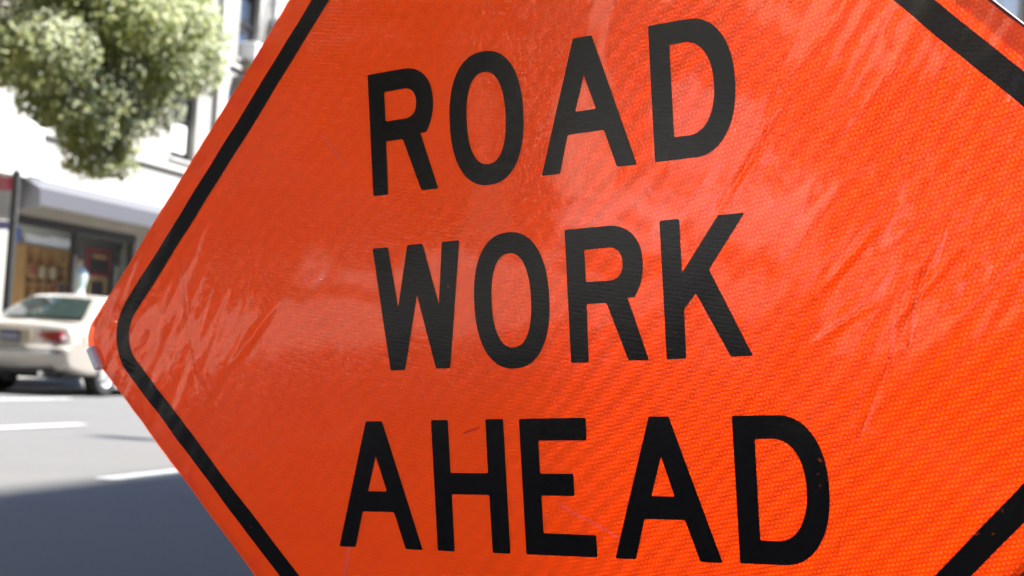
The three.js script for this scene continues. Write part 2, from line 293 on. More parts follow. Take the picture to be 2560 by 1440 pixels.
backBuilding(14, -2.9, 14, tan2, 'unseen pale tan building facing the sign, placed to light it and be mirrored in it');
backBuilding(40, 14.1, 19, tan, 'unseen tall tan building down the street, its mixed shop fronts placed to be mirrored in the sign', true);
// --- unseen near-side buildings shading the near street; the gap is placed to backlight the sign
const nearM = std(0.3, 0.2, 0.15, 0.85);
{
  const a = thing('unseen_brick_building', [5.3, 0, 30], 'unseen brick building on the near side behind the camera, shading the near road', 'building');
  bx('block', 14, 22.6, 66, nearM, a, [7.01, 11.3, 0.1], 0); bx('cornice', 0.5, 0.5, 66, creamTrim, a, [-0.1, 22.2, 0.1], 0.02);
  const b = thing('unseen_corner_building', [5.3, 0, -5.1], 'unseen brick building on the near side, its side wall slanted to let sun reach the back of the sign', 'building');
  const s = new THREE.Shape([[0, 0], [16, 10.67], [16, 90], [0, 90]].map((p) => new THREE.Vector2(...p)));  // side wall slanted along the sun so a beam reaches the sign
  const g = new THREE.ExtrudeGeometry(s, { depth: 17.0, bevelEnabled: false }); g.rotateX(-Math.PI / 2); mesh('block', g, nearM, b);
  const s2 = new THREE.Shape([[0, 0], [16, 10.67], [16, 16.2], [0, 5.5]].map((p) => new THREE.Vector2(...p)));
  const g2 = new THREE.ExtrudeGeometry(s2, { depth: 5.6, bevelEnabled: false }); g2.rotateX(-Math.PI / 2); g2.translate(0, 17.003, 0); mesh('unseen_roof_storey', g2, nearM, b);  // unseen storey, raised so its shade darkens the road mirrored in the sign
  bx('cornice', 0.5, 0.5, 89, creamTrim, b, [-0.1, 16.6, -45], 0.02);
  const hb = thing('added_sun_board', [5.35, 10.95, -4.1], 'added blank board across the gap between the near-side buildings, blocking the sun', 'added_sun_board');  // added board, keeps the sun beam off the road mirrored in the sign
  bx('board', 0.12, 11.7, 2.1, std(0.4, 0.4, 0.4, 0.8), hb, [0, 5.85, 0], 0);
  for (const y of [0.4, 3.2, 6.2]) bx('board_rail', 0.06, 0.1, 2.1, iron, hb, [0.09, y, 0], 0);
}

{ // pale tower placed as a white backdrop for the upper right corner
  const t = thing('pale_backdrop_tower', [16, 0, -170], 'pale tall tower far down the street behind the sign\'s upper right edge', 'tower'), pale = std(0.88, 0.87, 0.85, 0.8);
  bx('block', 40, 70, 20, pale, t, [0, 35, 0], 0);
  for (let i = 0; i < 20; i++) bx('pilaster', 0.7, 70, 0.8, pale, t, [-19.6 + i * 2.06, 35, 10.4], 0.05);
}
// ------------------------------------------------------------------ tree
const leafMat = phys(1, 1, 1, 0.78, { vertexColors: true, transmission: 0.45, thickness: 0, side: THREE.DoubleSide });
const barkMat = std(0.11, 0.085, 0.065, 0.9);
const limb = (parent, name, pts, r0, r1) => {
  const c = new THREE.CatmullRomCurve3(pts.map((p) => new THREE.Vector3(...p))), n = 14, g = new THREE.TubeGeometry(c, n, 1, 8), p = g.attributes.position, cen = c.getSpacedPoints(n);
  for (let i = 0; i <= n; i++) for (let j = 0; j <= 8; j++) { const k = i * 9 + j, r = lerp(r0, r1, i / n) * (1 + 0.08 * Math.sin(j * 2.1 + i)); p.setXYZ(k, cen[i].x + (p.getX(k) - cen[i].x) * r, cen[i].y + (p.getY(k) - cen[i].y) * r, cen[i].z + (p.getZ(k) - cen[i].z) * r); }
  g.computeVertexNormals(); return mesh(name, g, barkMat, parent);
};
function leafCloud(clumps, perM, leaf) {
  const pos = [], nor = [], col = [], idx = [];
  const n = new THREE.Vector3(), a = new THREE.Vector3(), b = new THREE.Vector3();
  for (const [cx, cy, cz, r, tone] of clumps) {
    const cnt = Math.round(perM * r * r);
    for (let i = 0; i < cnt; i++) {
      const th = rr(0, 6.283), ph = Math.acos(rr(-1, 1)), q = r * Math.pow(rnd(), 0.33);
      const x = cx + q * Math.sin(ph) * Math.cos(th) * 1.15, y = cy + q * Math.cos(ph) * 0.72, z = cz + q * Math.sin(ph) * Math.sin(th) * 1.15;
      n.set(Math.sin(ph) * Math.cos(th) * 0.6 + 0.35 + rr(-0.55, 0.55), Math.cos(ph) * 0.6 + 0.5 + rr(-0.5, 0.5), Math.sin(ph) * Math.sin(th) * 0.6 + rr(-0.55, 0.55)).normalize(); a.set(rr(-1, 1), rr(-0.6, 0.2), rr(-1, 1)).cross(n).normalize(); b.crossVectors(n, a);
      const L = leaf * rr(0.6, 1.5), W = L * rr(0.32, 0.48), k = pos.length / 3, f = rr(0.75, 1.25) * tone, yl = rr(0, 1);
      for (const [s, t, u] of [[-1, 0, 0], [0, 1, 0.12], [1, 0, -0.1], [0, -1, 0.12]]) { pos.push(x + a.x * L * s * 0.5 + b.x * W * t + n.x * u * L, y + a.y * L * s * 0.5 + b.y * W * t + n.y * u * L, z + a.z * L * s * 0.5 + b.z * W * t + n.z * u * L); nor.push(n.x, n.y, n.z); col.push(lerp(0.15, 0.25, yl) * f, lerp(0.19, 0.25, yl) * f, lerp(0.022, 0.055, yl) * f); }
      idx.push(k, k + 2, k + 1, k, k + 3, k + 2);
    }
  }
  const g = new THREE.BufferGeometry(); g.setAttribute('position', new THREE.Float32BufferAttribute(pos, 3)); g.setAttribute('normal', new THREE.Float32BufferAttribute(nor, 3)); g.setAttribute('color', new THREE.Float32BufferAttribute(col, 3)); g.setIndex(idx); return g;
}
function makeTree(base, label, clumps, limbs) {
  const t = thing('street_tree', base, label, 'tree');
  limb(t, 'trunk', [[0, 0, 0], [0.03, 1.2, 0.05], [-0.04, 2.6, -0.1], [0, 4.4, -0.3]], 0.19, 0.11);
  for (const l of limbs) limb(t, 'limb', l, 0.075, 0.02);
  mesh('crown', leafCloud(clumps, 2000, 0.095), leafMat, t);
  return t;
}
const C = (x, y, z, r, t = 1) => [x, y, z, r, t];
// clump centres relative to the trunk foot
const crownA = [C(0.3, 5.7, -6.7, 0.6), C(0.2, 6.5, -6.8, 0.75), C(0.2, 3.72, -4.3, 0.42), C(0.1, 3.62, -3.7, 0.4), C(0.0, 5.3, -1.9, 1.0), C(0.4, 4.6, -2.6, 0.8, 0.85), C(0.2, 5.8, -3.4, 1.1), C(0.2, 4.5, -3.9, 0.75, 0.9), C(0.3, 5.5, -4.8, 1.0, 0.9), C(0.1, 6.6, -2.5, 1.2), C(-0.2, 6.9, -4.4, 1.25), C(0.2, 4.8, -5.2, 0.7, 0.85), C(0.4, 5.9, -6.0, 0.85), C(0.0, 7.0, -5.9, 1.0), C(0.2, 4.02, -4.3, 0.45), C(0.1, 3.9, -3.5, 0.42, 0.9), C(0.6, 5.0, -1.1, 0.9, 0.85), C(-0.9, 5.4, -2.8, 1.0, 0.9), C(-0.9, 5.8, -4.6, 1.0, 0.9), C(1.0, 6.0, -2.9, 0.9, 1.15), C(1.0, 6.3, -4.3, 0.9, 1.15), C(0.8, 5.4, -4.2, 0.55, 1.2), C(0, 8.0, -3.1, 1.4), C(0, 8.2, -5.0, 1.3), C(0.2, 6.6, -0.9, 1.2), C(0.5, 4.35, -1.9, 0.55, 0.8), C(0.35, 4.15, -3.1, 0.5, 0.85), C(-0.3, 5.2, -5.6, 0.8, 0.85), C(0.3, 5.1, -3.3, 0.8, 0.8)];
makeTree([-14.2, 0.13, -19.4], 'leafy green street tree overhanging the shop front at the upper left', crownA, [[[0, 3.9, -0.2], [0.1, 5.2, -1.6], [0.2, 5.8, -3.4], [0.1, 6.3, -5.0]], [[0, 4.0, -0.3], [-0.2, 5.6, -1.6], [-0.3, 6.8, -2.6]], [[0, 3.9, -0.2], [0.4, 5.4, -0.4], [0.5, 6.6, -0.6]], [[0.15, 5.5, -2.4], [0.3, 5.2, -4.0], [0.2, 5.1, -5.0]]]);
const crownB = []; for (let i = 0; i < 20; i++) crownB.push(C(rr(-1.6, 1.6), rr(4.6, 8), rr(-1.9, 1.9), rr(0.7, 1.2), rr(0.8, 1.1)));  // unseen trees, placed as dark crowns mirrored in the sign
const tB = makeTree([-14.3, 0.13, -4], 'unseen street tree farther back along the far kerb, placed to darken the sign reflection', crownB, [[[0, 3.4, -0.2], [0.4, 4.6, -0.8], [0.8, 6, -1.2]], [[0, 3.6, -0.2], [-0.3, 5, 0.8], [-0.5, 6.6, 1.2]]]);
[[9, 1.3, 'second'], [21, 2.9, 'last']].forEach(([z, r, w]) => { const t = tB.clone(); t.name = numbered('street_tree'); t.position.z = z; t.rotation.y = r; t.userData = { label: w + ' unseen street tree farther back along the far kerb, placed to darken the sign reflection', category: 'tree' }; scene.add(t); });

// ------------------------------------------------------------------ street sign post across the road
{
  const p = thing('parking_sign_post', [-13.75, 0.13, -20.5], 'dark pole by the far kerb with a red-topped grey sign and a small blue plate', 'sign post', null, -1.35);
  const dk = std(0.035, 0.037, 0.035, 0.55);
  mesh('pole', new THREE.CylinderGeometry(0.062, 0.07, 3.15, 16).translate(0, 1.575, 0), dk, p, [0, 0, 0], [-0.012, 0, -0.018]);
  const face = (n, w, h, y, m, x = 0.08, zz = 0.16) => bx(n, 0.02, h, w, m, p, [x, y, zz], 0.006);
  face('sign_plate', 0.46, 0.66, 2.72, std(0.42, 0.42, 0.38, 0.5));
  bx('sign_border', 0.012, 0.68, 0.03, std(0.2, 0.2, 0.18, 0.5), p, [0.088, 2.72, -0.075], 0.003);
  face('red_header', 0.42, 0.2, 2.94, std(0.36, 0.02, 0.045, 0.5), 0.092, 0.165);
  for (const [y, w, o] of [[2.985, 0.3, 0.2], [2.93, 0.26, 0.21], [2.885, 0.32, 0.19]]) face('printed_line', w, 0.016, y, std(0.55, 0.35, 0.36, 0.5), 0.096, o);
  for (let i = 0; i < 6; i++) face('printed_line', rr(0.2, 0.34), 0.018, 2.77 - i * 0.06, std(0.25, 0.25, 0.23, 0.5), 0.086, rr(0.15, 0.19));
  face('blue_plate', 0.3, 0.13, 2.31, std(0.03, 0.05, 0.22, 0.5), 0.08, 0.12);
  for (let i = 0; i < 5; i++) face('printed_mark', 0.025, 0.07, 2.31, std(0.35, 0.3, 0.45, 0.5), 0.093, 0.02 + i * 0.05);
  bx('clamp', 0.12, 0.05, 0.16, dk, p, [0.02, 2.9, 0.02], 0.01); bx('clamp', 0.12, 0.05, 0.16, dk, p, [0.02, 2.5, 0.02], 0.01);
}

// ------------------------------------------------------------------ cars
const chrome = std(0.7, 0.7, 0.7, 0.12, { metalness: 1 }), rubber = std(0.018, 0.018, 0.018, 0.85), carGlass = phys(0.02, 0.03, 0.028, 0.03, { clearcoat: 1, clearcoatRoughness: 0.02 });
const blackTrim = std(0.02, 0.02, 0.02, 0.55), alloy = std(0.72, 0.72, 0.72, 0.28, { metalness: 0.6 }), redLens = phys(0.26, 0.006, 0.012, 0.15, { clearcoat: 1 }), clearLens = phys(0.4, 0.28, 0.28, 0.15, { clearcoat: 1 });
const sh = (pts) => { const s = new THREE.Shape(); s.moveTo(...pts[0]); for (const p of pts.slice(1)) p.length === 2 ? s.lineTo(...p) : p.length === 4 ? s.quadraticCurveTo(...p) : s.absarc(...p); return s; };
function shell(profile, half, deform, maxEdge = 0.11) {       // side profile (s, y) pulled out sideways, then shaped
  let g = new THREE.ExtrudeGeometry(profile, { depth: 2 * half - 0.12, steps: 12, bevelEnabled: true, bevelSize: 0.05, bevelOffset: -0.05, bevelThickness: 0.06, bevelSegments: 4, curveSegments: 14 });
  g.translate(0, 0, -half + 0.06); g.deleteAttribute('uv'); g.deleteAttribute('normal');
  g = new TessellateModifier(maxEdge, 7).modify(g.index ? g.toNonIndexed() : g);
  const p = g.attributes.position, v = new THREE.Vector3();
  for (let i = 0; i < p.count; i++) { v.fromBufferAttribute(p, i); const r = deform(v.x, v.y, v.z / half); p.setXYZ(i, r[2], r[1], 2.3 - r[0]); }   // local: x across, -z forward
  g = mergeVertices(g, 1e-4); return toCreasedNormals(g, 0.7);
}
function makeCar(paintMat, label, pos) {
  const c = thing('parked_sedan', pos, label, 'car');
  const prof = sh([[0.1, 0.36], [0.03, 0.5], [0.03, 0.64], [0.1, 0.68, 0.11, 0.72], [0.15, 0.93], [0.18, 1.0, 0.3, 1.01], [0.8, 1.04], [1.6, 1.0], [3.2, 0.98], [4.2, 0.84, 4.45, 0.66], [4.6, 0.55], [4.58, 0.32], [4.12, 0.27]]);
  prof.absarc(3.78, 0.31, 0.33, -0.1, Math.PI + 0.1, false); prof.lineTo(1.42, 0.25);
  prof.absarc(1.1, 0.31, 0.33, -0.1, Math.PI + 0.1, false); prof.lineTo(0.5, 0.28); prof.lineTo(0.1, 0.36);
  const plan = (s) => 1 - 0.13 * Math.pow(clamp(1 - s / 0.9, 0, 1), 2) - 0.16 * Math.pow(clamp((s - 3.6) / 1.0, 0, 1), 2);
  const half = 0.93;
  const hw = (s, y) => half * plan(s) * (1 - 0.16 * Math.pow(clamp((y - 0.62) / 0.42, 0, 1), 2) - 0.05 * Math.pow(clamp((0.5 - y) / 0.3, 0, 1), 2));
  const bow = (s, y, t) => s + 0.13 * t * t * clamp(1 - s / 1.2, 0, 1) - 0.2 * t * t * clamp((s - 3.4) / 1.2, 0, 1);
  mesh('body', shell(prof, half, (s, y, t) => [bow(s, y, t), y - 0.05 * t * t * smooth(y, 0.9, 1.02), hw(s, y) * t]), paintMat, c);
  const gh = sh([[0.66, 0.99], [1.3, 1.36], [1.42, 1.425, 1.65, 1.425], [2.2, 1.42], [2.45, 1.41, 2.65, 1.32], [3.35, 0.97]]);
  const gw = (y) => 0.80 - 0.52 * (y - 0.98);
  const ghd = (s, y, t) => [s + 0.1 * t * t * clamp((1.7 - s), 0, 1) - 0.12 * t * t * clamp(s - 2.2, 0, 1), y - 0.025 * t * t * smooth(y, 1.2, 1.42), gw(y) * t];
  mesh('roof', shell(gh, 0.8, ghd), paintMat, c);
  // glass laid a few millimetres proud of the roof shell
  const patch = (name, f, nu, nv, mat) => { const pos = [], idx = []; for (let i = 0; i <= nu; i++) for (let j = 0; j <= nv; j++) pos.push(...f(i / nu, j / nv)); for (let i = 0; i < nu; i++) for (let j = 0; j < nv; j++) { const k = i * (nv + 1) + j; idx.push(k, k + 1, k + nv + 1, k + 1, k + nv + 2, k + nv + 1); } const g = new THREE.BufferGeometry(); g.setAttribute('position', new THREE.Float32BufferAttribute(pos, 3)); g.setIndex(idx); g.computeVertexNormals(); mat.side = THREE.DoubleSide; return mesh(name, g, mat, c); };
  const P3 = (s, y, x) => [x, y, 2.3 - s];
  patch('rear_window', (u, v) => { const t = lerp(-0.86, 0.86, u) * lerp(1, 0.94, v), s = lerp(0.76, 1.27, v), y = 0.99 + (s - 0.66) * 0.578 + 0.012; const q = ghd(s - 0.03, y, t); return P3(q[0], q[1] + 0.012, q[2]); }, 14, 8, carGlass);
  patch('windscreen', (u, v) => { const t = lerp(-0.86, 0.86, u), s = lerp(3.22, 2.72, v), y = 0.97 + (3.35 - s) * 0.5 + 0.03; const q = ghd(s, y, t); return P3(q[0] + 0.02, q[1] + 0.012, q[2]); }, 14, 8, carGlass);
  for (const d of [-1, 1]) {
    for (const [a, b, e, f] of [[1.05, 1.62, 1.45, 1.66], [1.72, 2.3, 1.72, 2.28], [2.38, 2.95, 2.36, 2.6]]) patch('side_window', (u, v) => { const s = lerp(lerp(a, b, u), lerp(e, f, u), v), y = lerp(1.03, 1.35, v); return P3(s, y, d * (gw(y) + 0.008)); }, 8, 6, carGlass);
    // lamps, wheels, mirrors
    patch('tail_lamp', (u, v) => { const a = lerp(0.46, 1.0, u), t = a * d, y = lerp(0.715 + 0.07 * (1 - u) * (1 - u), 0.885 - 0.03 * (1 - u), v), wrap = smooth(u, 0.72, 1) * 0.3, s0 = 0.11 + 0.04 * (y - 0.72) / 0.2 + wrap; return P3(bow(s0, y, t) - 0.022, y, d * Math.min(a * hw(s0, y), hw(s0, y) + 0.004) + d * 0.006); }, 14, 5, redLens);
    patch('reverse_lamp', (u, v) => { const a = lerp(0.84, 0.98, u), t = a * d, y = lerp(0.755, 0.825, v), wrap = smooth(lerp(0.66, 0.97, u), 0.72, 1) * 0.3, s0 = 0.11 + 0.04 * (y - 0.72) / 0.2 + wrap; return P3(bow(s0, y, t) - 0.03, y, d * (a * hw(s0, y) + 0.012)); }, 6, 4, clearLens);
    for (const s of [1.1, 3.78]) {
      const w = mesh('wheel', new THREE.LatheGeometry([[0.19, -0.1], [0.28, -0.105], [0.31, -0.09], [0.318, -0.05], [0.32, 0], [0.318, 0.05], [0.31, 0.09], [0.28, 0.105], [0.19, 0.1]].map((p) => new THREE.Vector2(...p)), 40).rotateZ(Math.PI / 2), rubber, c, [d * 0.79, 0.32, 2.3 - s]);
      mesh('rim', new THREE.LatheGeometry([[0, 0.07], [0.04, 0.075], [0.06, 0.055], [0.165, 0.06], [0.19, 0.085], [0.215, 0.1], [0.215, -0.09], [0.0, -0.09]].map((p) => new THREE.Vector2(...p)), 40).rotateZ(-d * Math.PI / 2), alloy, w);
      for (let k = 0; k < 7; k++) { const a = k * 2 * Math.PI / 7; mesh('rim_slot', new THREE.CylinderGeometry(0.038, 0.026, 0.02, 12).rotateZ(Math.PI / 2), blackTrim, w, [d * 0.058, Math.cos(a) * 0.115, Math.sin(a) * 0.115]); }
    }
    const mr = mesh('mirror', new RoundedBoxGeometry(0.2, 0.13, 0.1, 3, 0.045), paintMat, c, [d * 0.93, 1.02, 2.3 - 2.75]); mr.rotation.y = d * 0.2;
    mesh('door_handle', new RoundedBoxGeometry(0.03, 0.03, 0.16, 2, 0.012), paintMat, c, [d * (hw(1.9, 0.86) + 0.012), 0.86, 2.3 - 1.85]); mesh('door_handle', new RoundedBoxGeometry(0.03, 0.03, 0.16, 2, 0.012), paintMat, c, [d * (hw(2.9, 0.85) + 0.012), 0.85, 2.3 - 2.85]);
    mesh('head_lamp', new RoundedBoxGeometry(0.34, 0.14, 0.2, 3, 0.05), clearLens, c, [d * 0.6, 0.66, -2.08]);
  }
  // bumper strip, plate recess, trunk seam, valance
  patch('bumper_strip', (u, v) => { const t = lerp(-1, 1, u), y = lerp(0.575, 0.62, v), s0 = 0.03 + 0.6 * Math.pow(smooth(Math.abs(t), 0.8, 1), 2); return P3(bow(s0, y, t) - 0.07 * (1 - smooth(Math.abs(t), 0.9, 1)) + 0.0, y, (hw(s0, y) + 0.004) * t); }, 30, 2, chrome);
  mesh('plate_panel', new RoundedBoxGeometry(0.62, 0.19, 0.02, 2, 0.008), std(0.33, 0.28, 0.2, 0.5), c, [0, 0.79, 2.3 - 0.075]);
  const pl = mesh('licence_plate', new RoundedBoxGeometry(0.305, 0.15, 0.012, 2, 0.005), std(0.035, 0.04, 0.075, 0.5), c, [0, 0.785, 2.3 - 0.055]);
  for (let i = 0; i < 6; i++) mesh('plate_character', new THREE.BoxGeometry(0.026, 0.07, 0.003), std(0.35, 0.35, 0.42, 0.5), pl, [-0.11 + i * 0.044, -0.01, 0.008]);
  mesh('bumper_valance', new RoundedBoxGeometry(1.3, 0.1, 0.3, 3, 0.04), blackTrim, c, [0, 0.33, 2.3 - 0.24]);
  mesh('underbody', new RoundedBoxGeometry(1.4, 0.16, 4.0, 2, 0.05), blackTrim, c, [0, 0.31, 0]);
  mesh('exhaust', new THREE.CylinderGeometry(0.032, 0.032, 0.2, 14).rotateX(Math.PI / 2), chrome, c, [0.52, 0.3, 2.3 - 0.12]);
  for (let i = 0; i < 2; i++) mesh('axle', new THREE.CylinderGeometry(0.04, 0.04, 1.4, 10).rotateZ(Math.PI / 2), blackTrim, c, [0, 0.31, 2.3 - [1.1, 3.78][i]]);
  return c;
}
const beige = phys(0.40, 0.365, 0.315, 0.32, { metalness: 0.25, clearcoat: 1, clearcoatRoughness: 0.03 });
makeCar(beige, 'champagne beige sedan parked across the road, its rear towards the sign', [-12.1, 0, -20.42]);
const carBlack = phys(0.012, 0.012, 0.014, 0.3, { clearcoat: 1, clearcoatRoughness: 0.03 });
makeCar(carBlack, 'black sedan out of view behind the orange sign, placed to darken the lower right corner', [-0.2, 0, -7.3]);  // stands in for the black patch at the lower right corner
const blueP = phys(0.01, 0.014, 0.022, 0.3, { clearcoat: 1, clearcoatRoughness: 0.03 }), silverP = phys(0.55, 0.55, 0.56, 0.3, { clearcoat: 1, clearcoatRoughness: 0.03 });  // unseen cars, toned for the dark and pale patches mirrored in the sign
makeCar(blueP, 'unseen dark blue sedan across the road, placed to darken the sign reflection', [-12.1, 0, 3.5]);
makeCar(silverP, 'unseen silver sedan across the road, placed to brighten the sign reflection', [-12.1, 0, 11]);
const whiteP = phys(0.78, 0.78, 0.77, 0.3, { clearcoat: 1, clearcoatRoughness: 0.03 });
makeCar(whiteP, 'unseen white sedan across the road, placed to brighten the sign reflection', [-12.1, 0, 22]);
makeCar(carBlack, 'unseen second black sedan across the road, placed to darken the sign reflection', [-12.1, 0, 16.4]);

// ------------------------------------------------------------------ unseen street lamp placed to cast a shadow on the sunlit road
{
  const l = thing('unseen_street_lamp', [0.62, 0.13, -15.2], 'unseen grey street lamp behind the sign, placed to cast the dark smear on the road', 'street lamp');
  const m = std(0.3, 0.31, 0.32, 0.5);
  mesh('pole', new THREE.CylinderGeometry(0.06, 0.1, 8.6, 14).translate(0, 4.3, 0), m, l);
  mesh('arm', new THREE.TubeGeometry(new THREE.CatmullRomCurve3([[0, 8.5, 0], [-0.6, 8.85, 0], [-1.6, 9.0, 0]].map((p) => new THREE.Vector3(...p))), 16, 0.04, 8), m, l);
  mesh('lamp_head', new THREE.SphereGeometry(0.2, 20, 12).scale(1.9, 0.45, 0.8), m, l, [-1.95, 8.98, 0]);
}

// ------------------------------------------------------------------ the orange sign
// face frame: X to the right, Y up, Z out of the face; lengths in metres. M below turns it into the world.
const signPos = new THREE.Vector3(-0.36, 0.896, -1.409);
const fX = new THREE.Vector3(0.9454, 0.0821, 0.3154), fY = new THREE.Vector3(-0.0991, 0.9943, 0.0383), fZ = new THREE.Vector3(-0.3104, -0.0674, 0.9482);
const H = 0.655 / Math.SQRT2;                    // half the side of the square sheet
const S2 = Math.SQRT1_2;
const segD = (u, v, a, b, c, d) => { const x = c - a, y = d - b, t = clamp(((u - a) * x + (v - b) * y) / (x * x + y * y), 0, 1); return Math.hypot(u - a - t * x, v - b - t * y); };
// sharp folds kept by the sheet: ends, half width, height
const creases = [[0.386, 0.055, 0.33, -0.055, 0.003, -0.0006], [0.362, 0.02, 0.345, -0.05, 0.0035, -0.0006], [0.33, -0.055, 0.29, -0.14, 0.003, -0.0005], [0.29, -0.14, 0.25, -0.27, 0.003, -0.0004], [0.24, 0.17, 0.315, 0.245, 0.0025, 0.0005], [0.175, 0.07, 0.265, 0.185, 0.0028, 0.0006], [0.3, 0.13, 0.36, 0.2, 0.003, 0.0006], [0.27, 0.0, 0.345, 0.075, 0.0035, 0.0007], [0.255, -0.045, 0.335, 0.0, 0.003, 0.0006], [0.335, -0.03, 0.41, 0.05, 0.003, 0.0006], [-0.486, 0.09, -0.478, 0.0, 0.002, -0.0004], [-0.478, 0.0, -0.463, -0.075, 0.002, -0.0004], [-0.53, 0.01, -0.50, 0.075, 0.004, 0.0003], [-0.43, -0.05, -0.33, 0.04, 0.005, 0.0006], [-0.56, -0.04, -0.6, -0.02, 0.003, 0.0005]];
// relief of the loose sheet
function relief(u, v) {
  const c = Math.cos(0.98), s = Math.sin(0.98);          // ridges run up to the right
  const al = u * c + v * s, ac = -u * s + v * c;
  const wr = noise.noise(u * 1.1, v * 1.1, 3);
  const rt = smooth(u, 0.02, 0.3), up = smooth(v, 0.2, 0.34);
  let h = 0.0012 * rt * noise.noise(al * 4 + 9, ac * 7, 9.5) + 0.0030 * noise.noise(u * 2.2 + 3, v * 2.2, 1.5) + (0.00022 + 0.0006 * rt) * noise.noise(al * 4 + wr, ac * 14, 2.2);
  h += (0.00004 + 0.00017 * rt + 0.00006 * up) * noise.noise(al * 6 + 7, ac * 40 + 2 * wr, 5.1);
  // fine dents near the left corner
  const L = 1 - smooth(u, -0.52, -0.3), al2 = u * 0.5 + v * 0.87, ac2 = -u * 0.87 + v * 0.5;
  h += L * (0.0005 * noise.noise(al2 * 14, ac2 * 62, 8.4) + 0.00014 * noise.noise(al2 * 40, ac2 * 110, 1.4));
  // crinkles at the right
  const R = smooth(u, 0.22, 0.36) * smooth(v, -0.12, 0.02);
  for (const [a, b, c2, d, w, k] of creases) { const x = c2 - a, y = d - b, t = ((u - a) * x + (v - b) * y) / (x * x + y * y); if (t <= 0 || t >= 1) continue; const q = Math.hypot(u - a - t * x, v - b - t * y) + 0.0022 * noise.noise(u * 45, v * 45, 3); if (Math.abs(q) < 4 * w) h += k * Math.pow(Math.sin(t * Math.PI), 1.5) * Math.exp(-q * q / (w * w)); }
  h += R * (0.0005 * noise.noise(al * 12, ac * 48, 6.6) + 0.00012 * noise.noise(al * 40, ac * 95, 2.6));
  return h;
}
const e = 0.0006;
const reliefNormal = (u, v, out) => out.set(-(relief(u + e, v) - relief(u - e, v)) / (2 * e), -(relief(u, v + e) - relief(u, v - e)) / (2 * e), 1).normalize();
function drape(g, lift) {                         // lay a flat geometry on the relief
  const p = g.attributes.position, n = new Float32Array(p.count * 3), uv = new Float32Array(p.count * 2), t = new THREE.Vector3();
  for (let i = 0; i < p.count; i++) {
    const u = p.getX(i), v = p.getY(i);
    p.setZ(i, relief(u, v) + lift); reliefNormal(u, v, t).toArray(n, i * 3);
    uv[i * 2] = u / 1.32 + 0.5; uv[i * 2 + 1] = v / 1.32 + 0.5;
  }
  g.setAttribute('normal', new THREE.BufferAttribute(n, 3)); g.setAttribute('uv', new THREE.BufferAttribute(uv, 2)); return g;
}
function sheetGeometry(half, n, radius, lift) {   // a square on its corner with rounded corners
  const pos = [], idx = [];
  for (let i = 0; i <= n; i++) for (let j = 0; j <= n; j++) {
    let a = (i / n * 2 - 1) * half, b = (j / n * 2 - 1) * half;
    const da = Math.abs(a) - (half - radius), db = Math.abs(b) - (half - radius);
    if (da > 0 && db > 0) { const m = Math.max(da, db) / Math.hypot(da, db); a = Math.sign(a) * (half - radius + da * m); b = Math.sign(b) * (half - radius + db * m); }
    const w = 0.0022 * noise.noise(a * 14, b * 14, 4) + 0.0012 * noise.noise(a * 60, b * 60, 8);  // slightly uneven cut edge
    const k = 1 + (Math.max(Math.abs(a), Math.abs(b)) > half * 0.97 ? w : 0);
    pos.push((a - b) * S2 * k, (a + b) * S2 * k, 0);
  }
  for (let i = 0; i < n; i++) for (let j = 0; j < n; j++) { const k = i * (n + 1) + j; idx.push(k, k + n + 1, k + 1, k + 1, k + n + 1, k + n + 2); }
  const g = new THREE.BufferGeometry(); g.setAttribute('position', new THREE.Float32BufferAttribute(pos, 3)); g.setIndex(idx); return drape(g, lift);
}
function inkGeometry(shape, lift, edge = 0.006) {
  let g = new THREE.ShapeGeometry(shape, 24).toNonIndexed(); g.deleteAttribute('uv'); g.deleteAttribute('normal');
  g = new TessellateModifier(edge, 12).modify(g); return drape(g, lift);
}
// honeycomb cells of the sheeting: running bond turned by 10 degrees, 4 mm pitch
const CW = 0.004, CH = 0.0039, ca = Math.cos(0.18), sa = Math.sin(0.18);
function cell(u, v) {
  const x = (u * ca + v * sa) / CW, y = (-u * sa + v * ca) / CH, j = Math.floor(y), xs = x + (j & 1 ? 0.5 : 0), i = Math.floor(xs);
  const fx = Math.abs(xs - i - 0.5) * 2, fy = Math.abs(y - j - 0.5) * 2, d = Math.pow(Math.pow(fx, 6) + Math.pow(fy, 6), 1 / 6);
  return [i, j, d];
}
const hash = (i, j) => { let h = (i * 374761393 + j * 668265263) | 0; h = Math.imul(h ^ (h >>> 13), 1274126177); return ((h ^ (h >>> 16)) >>> 0) / 4294967296; };
const TS = 2048;
const at = (x) => (x / TS - 0.5) * 1.32;
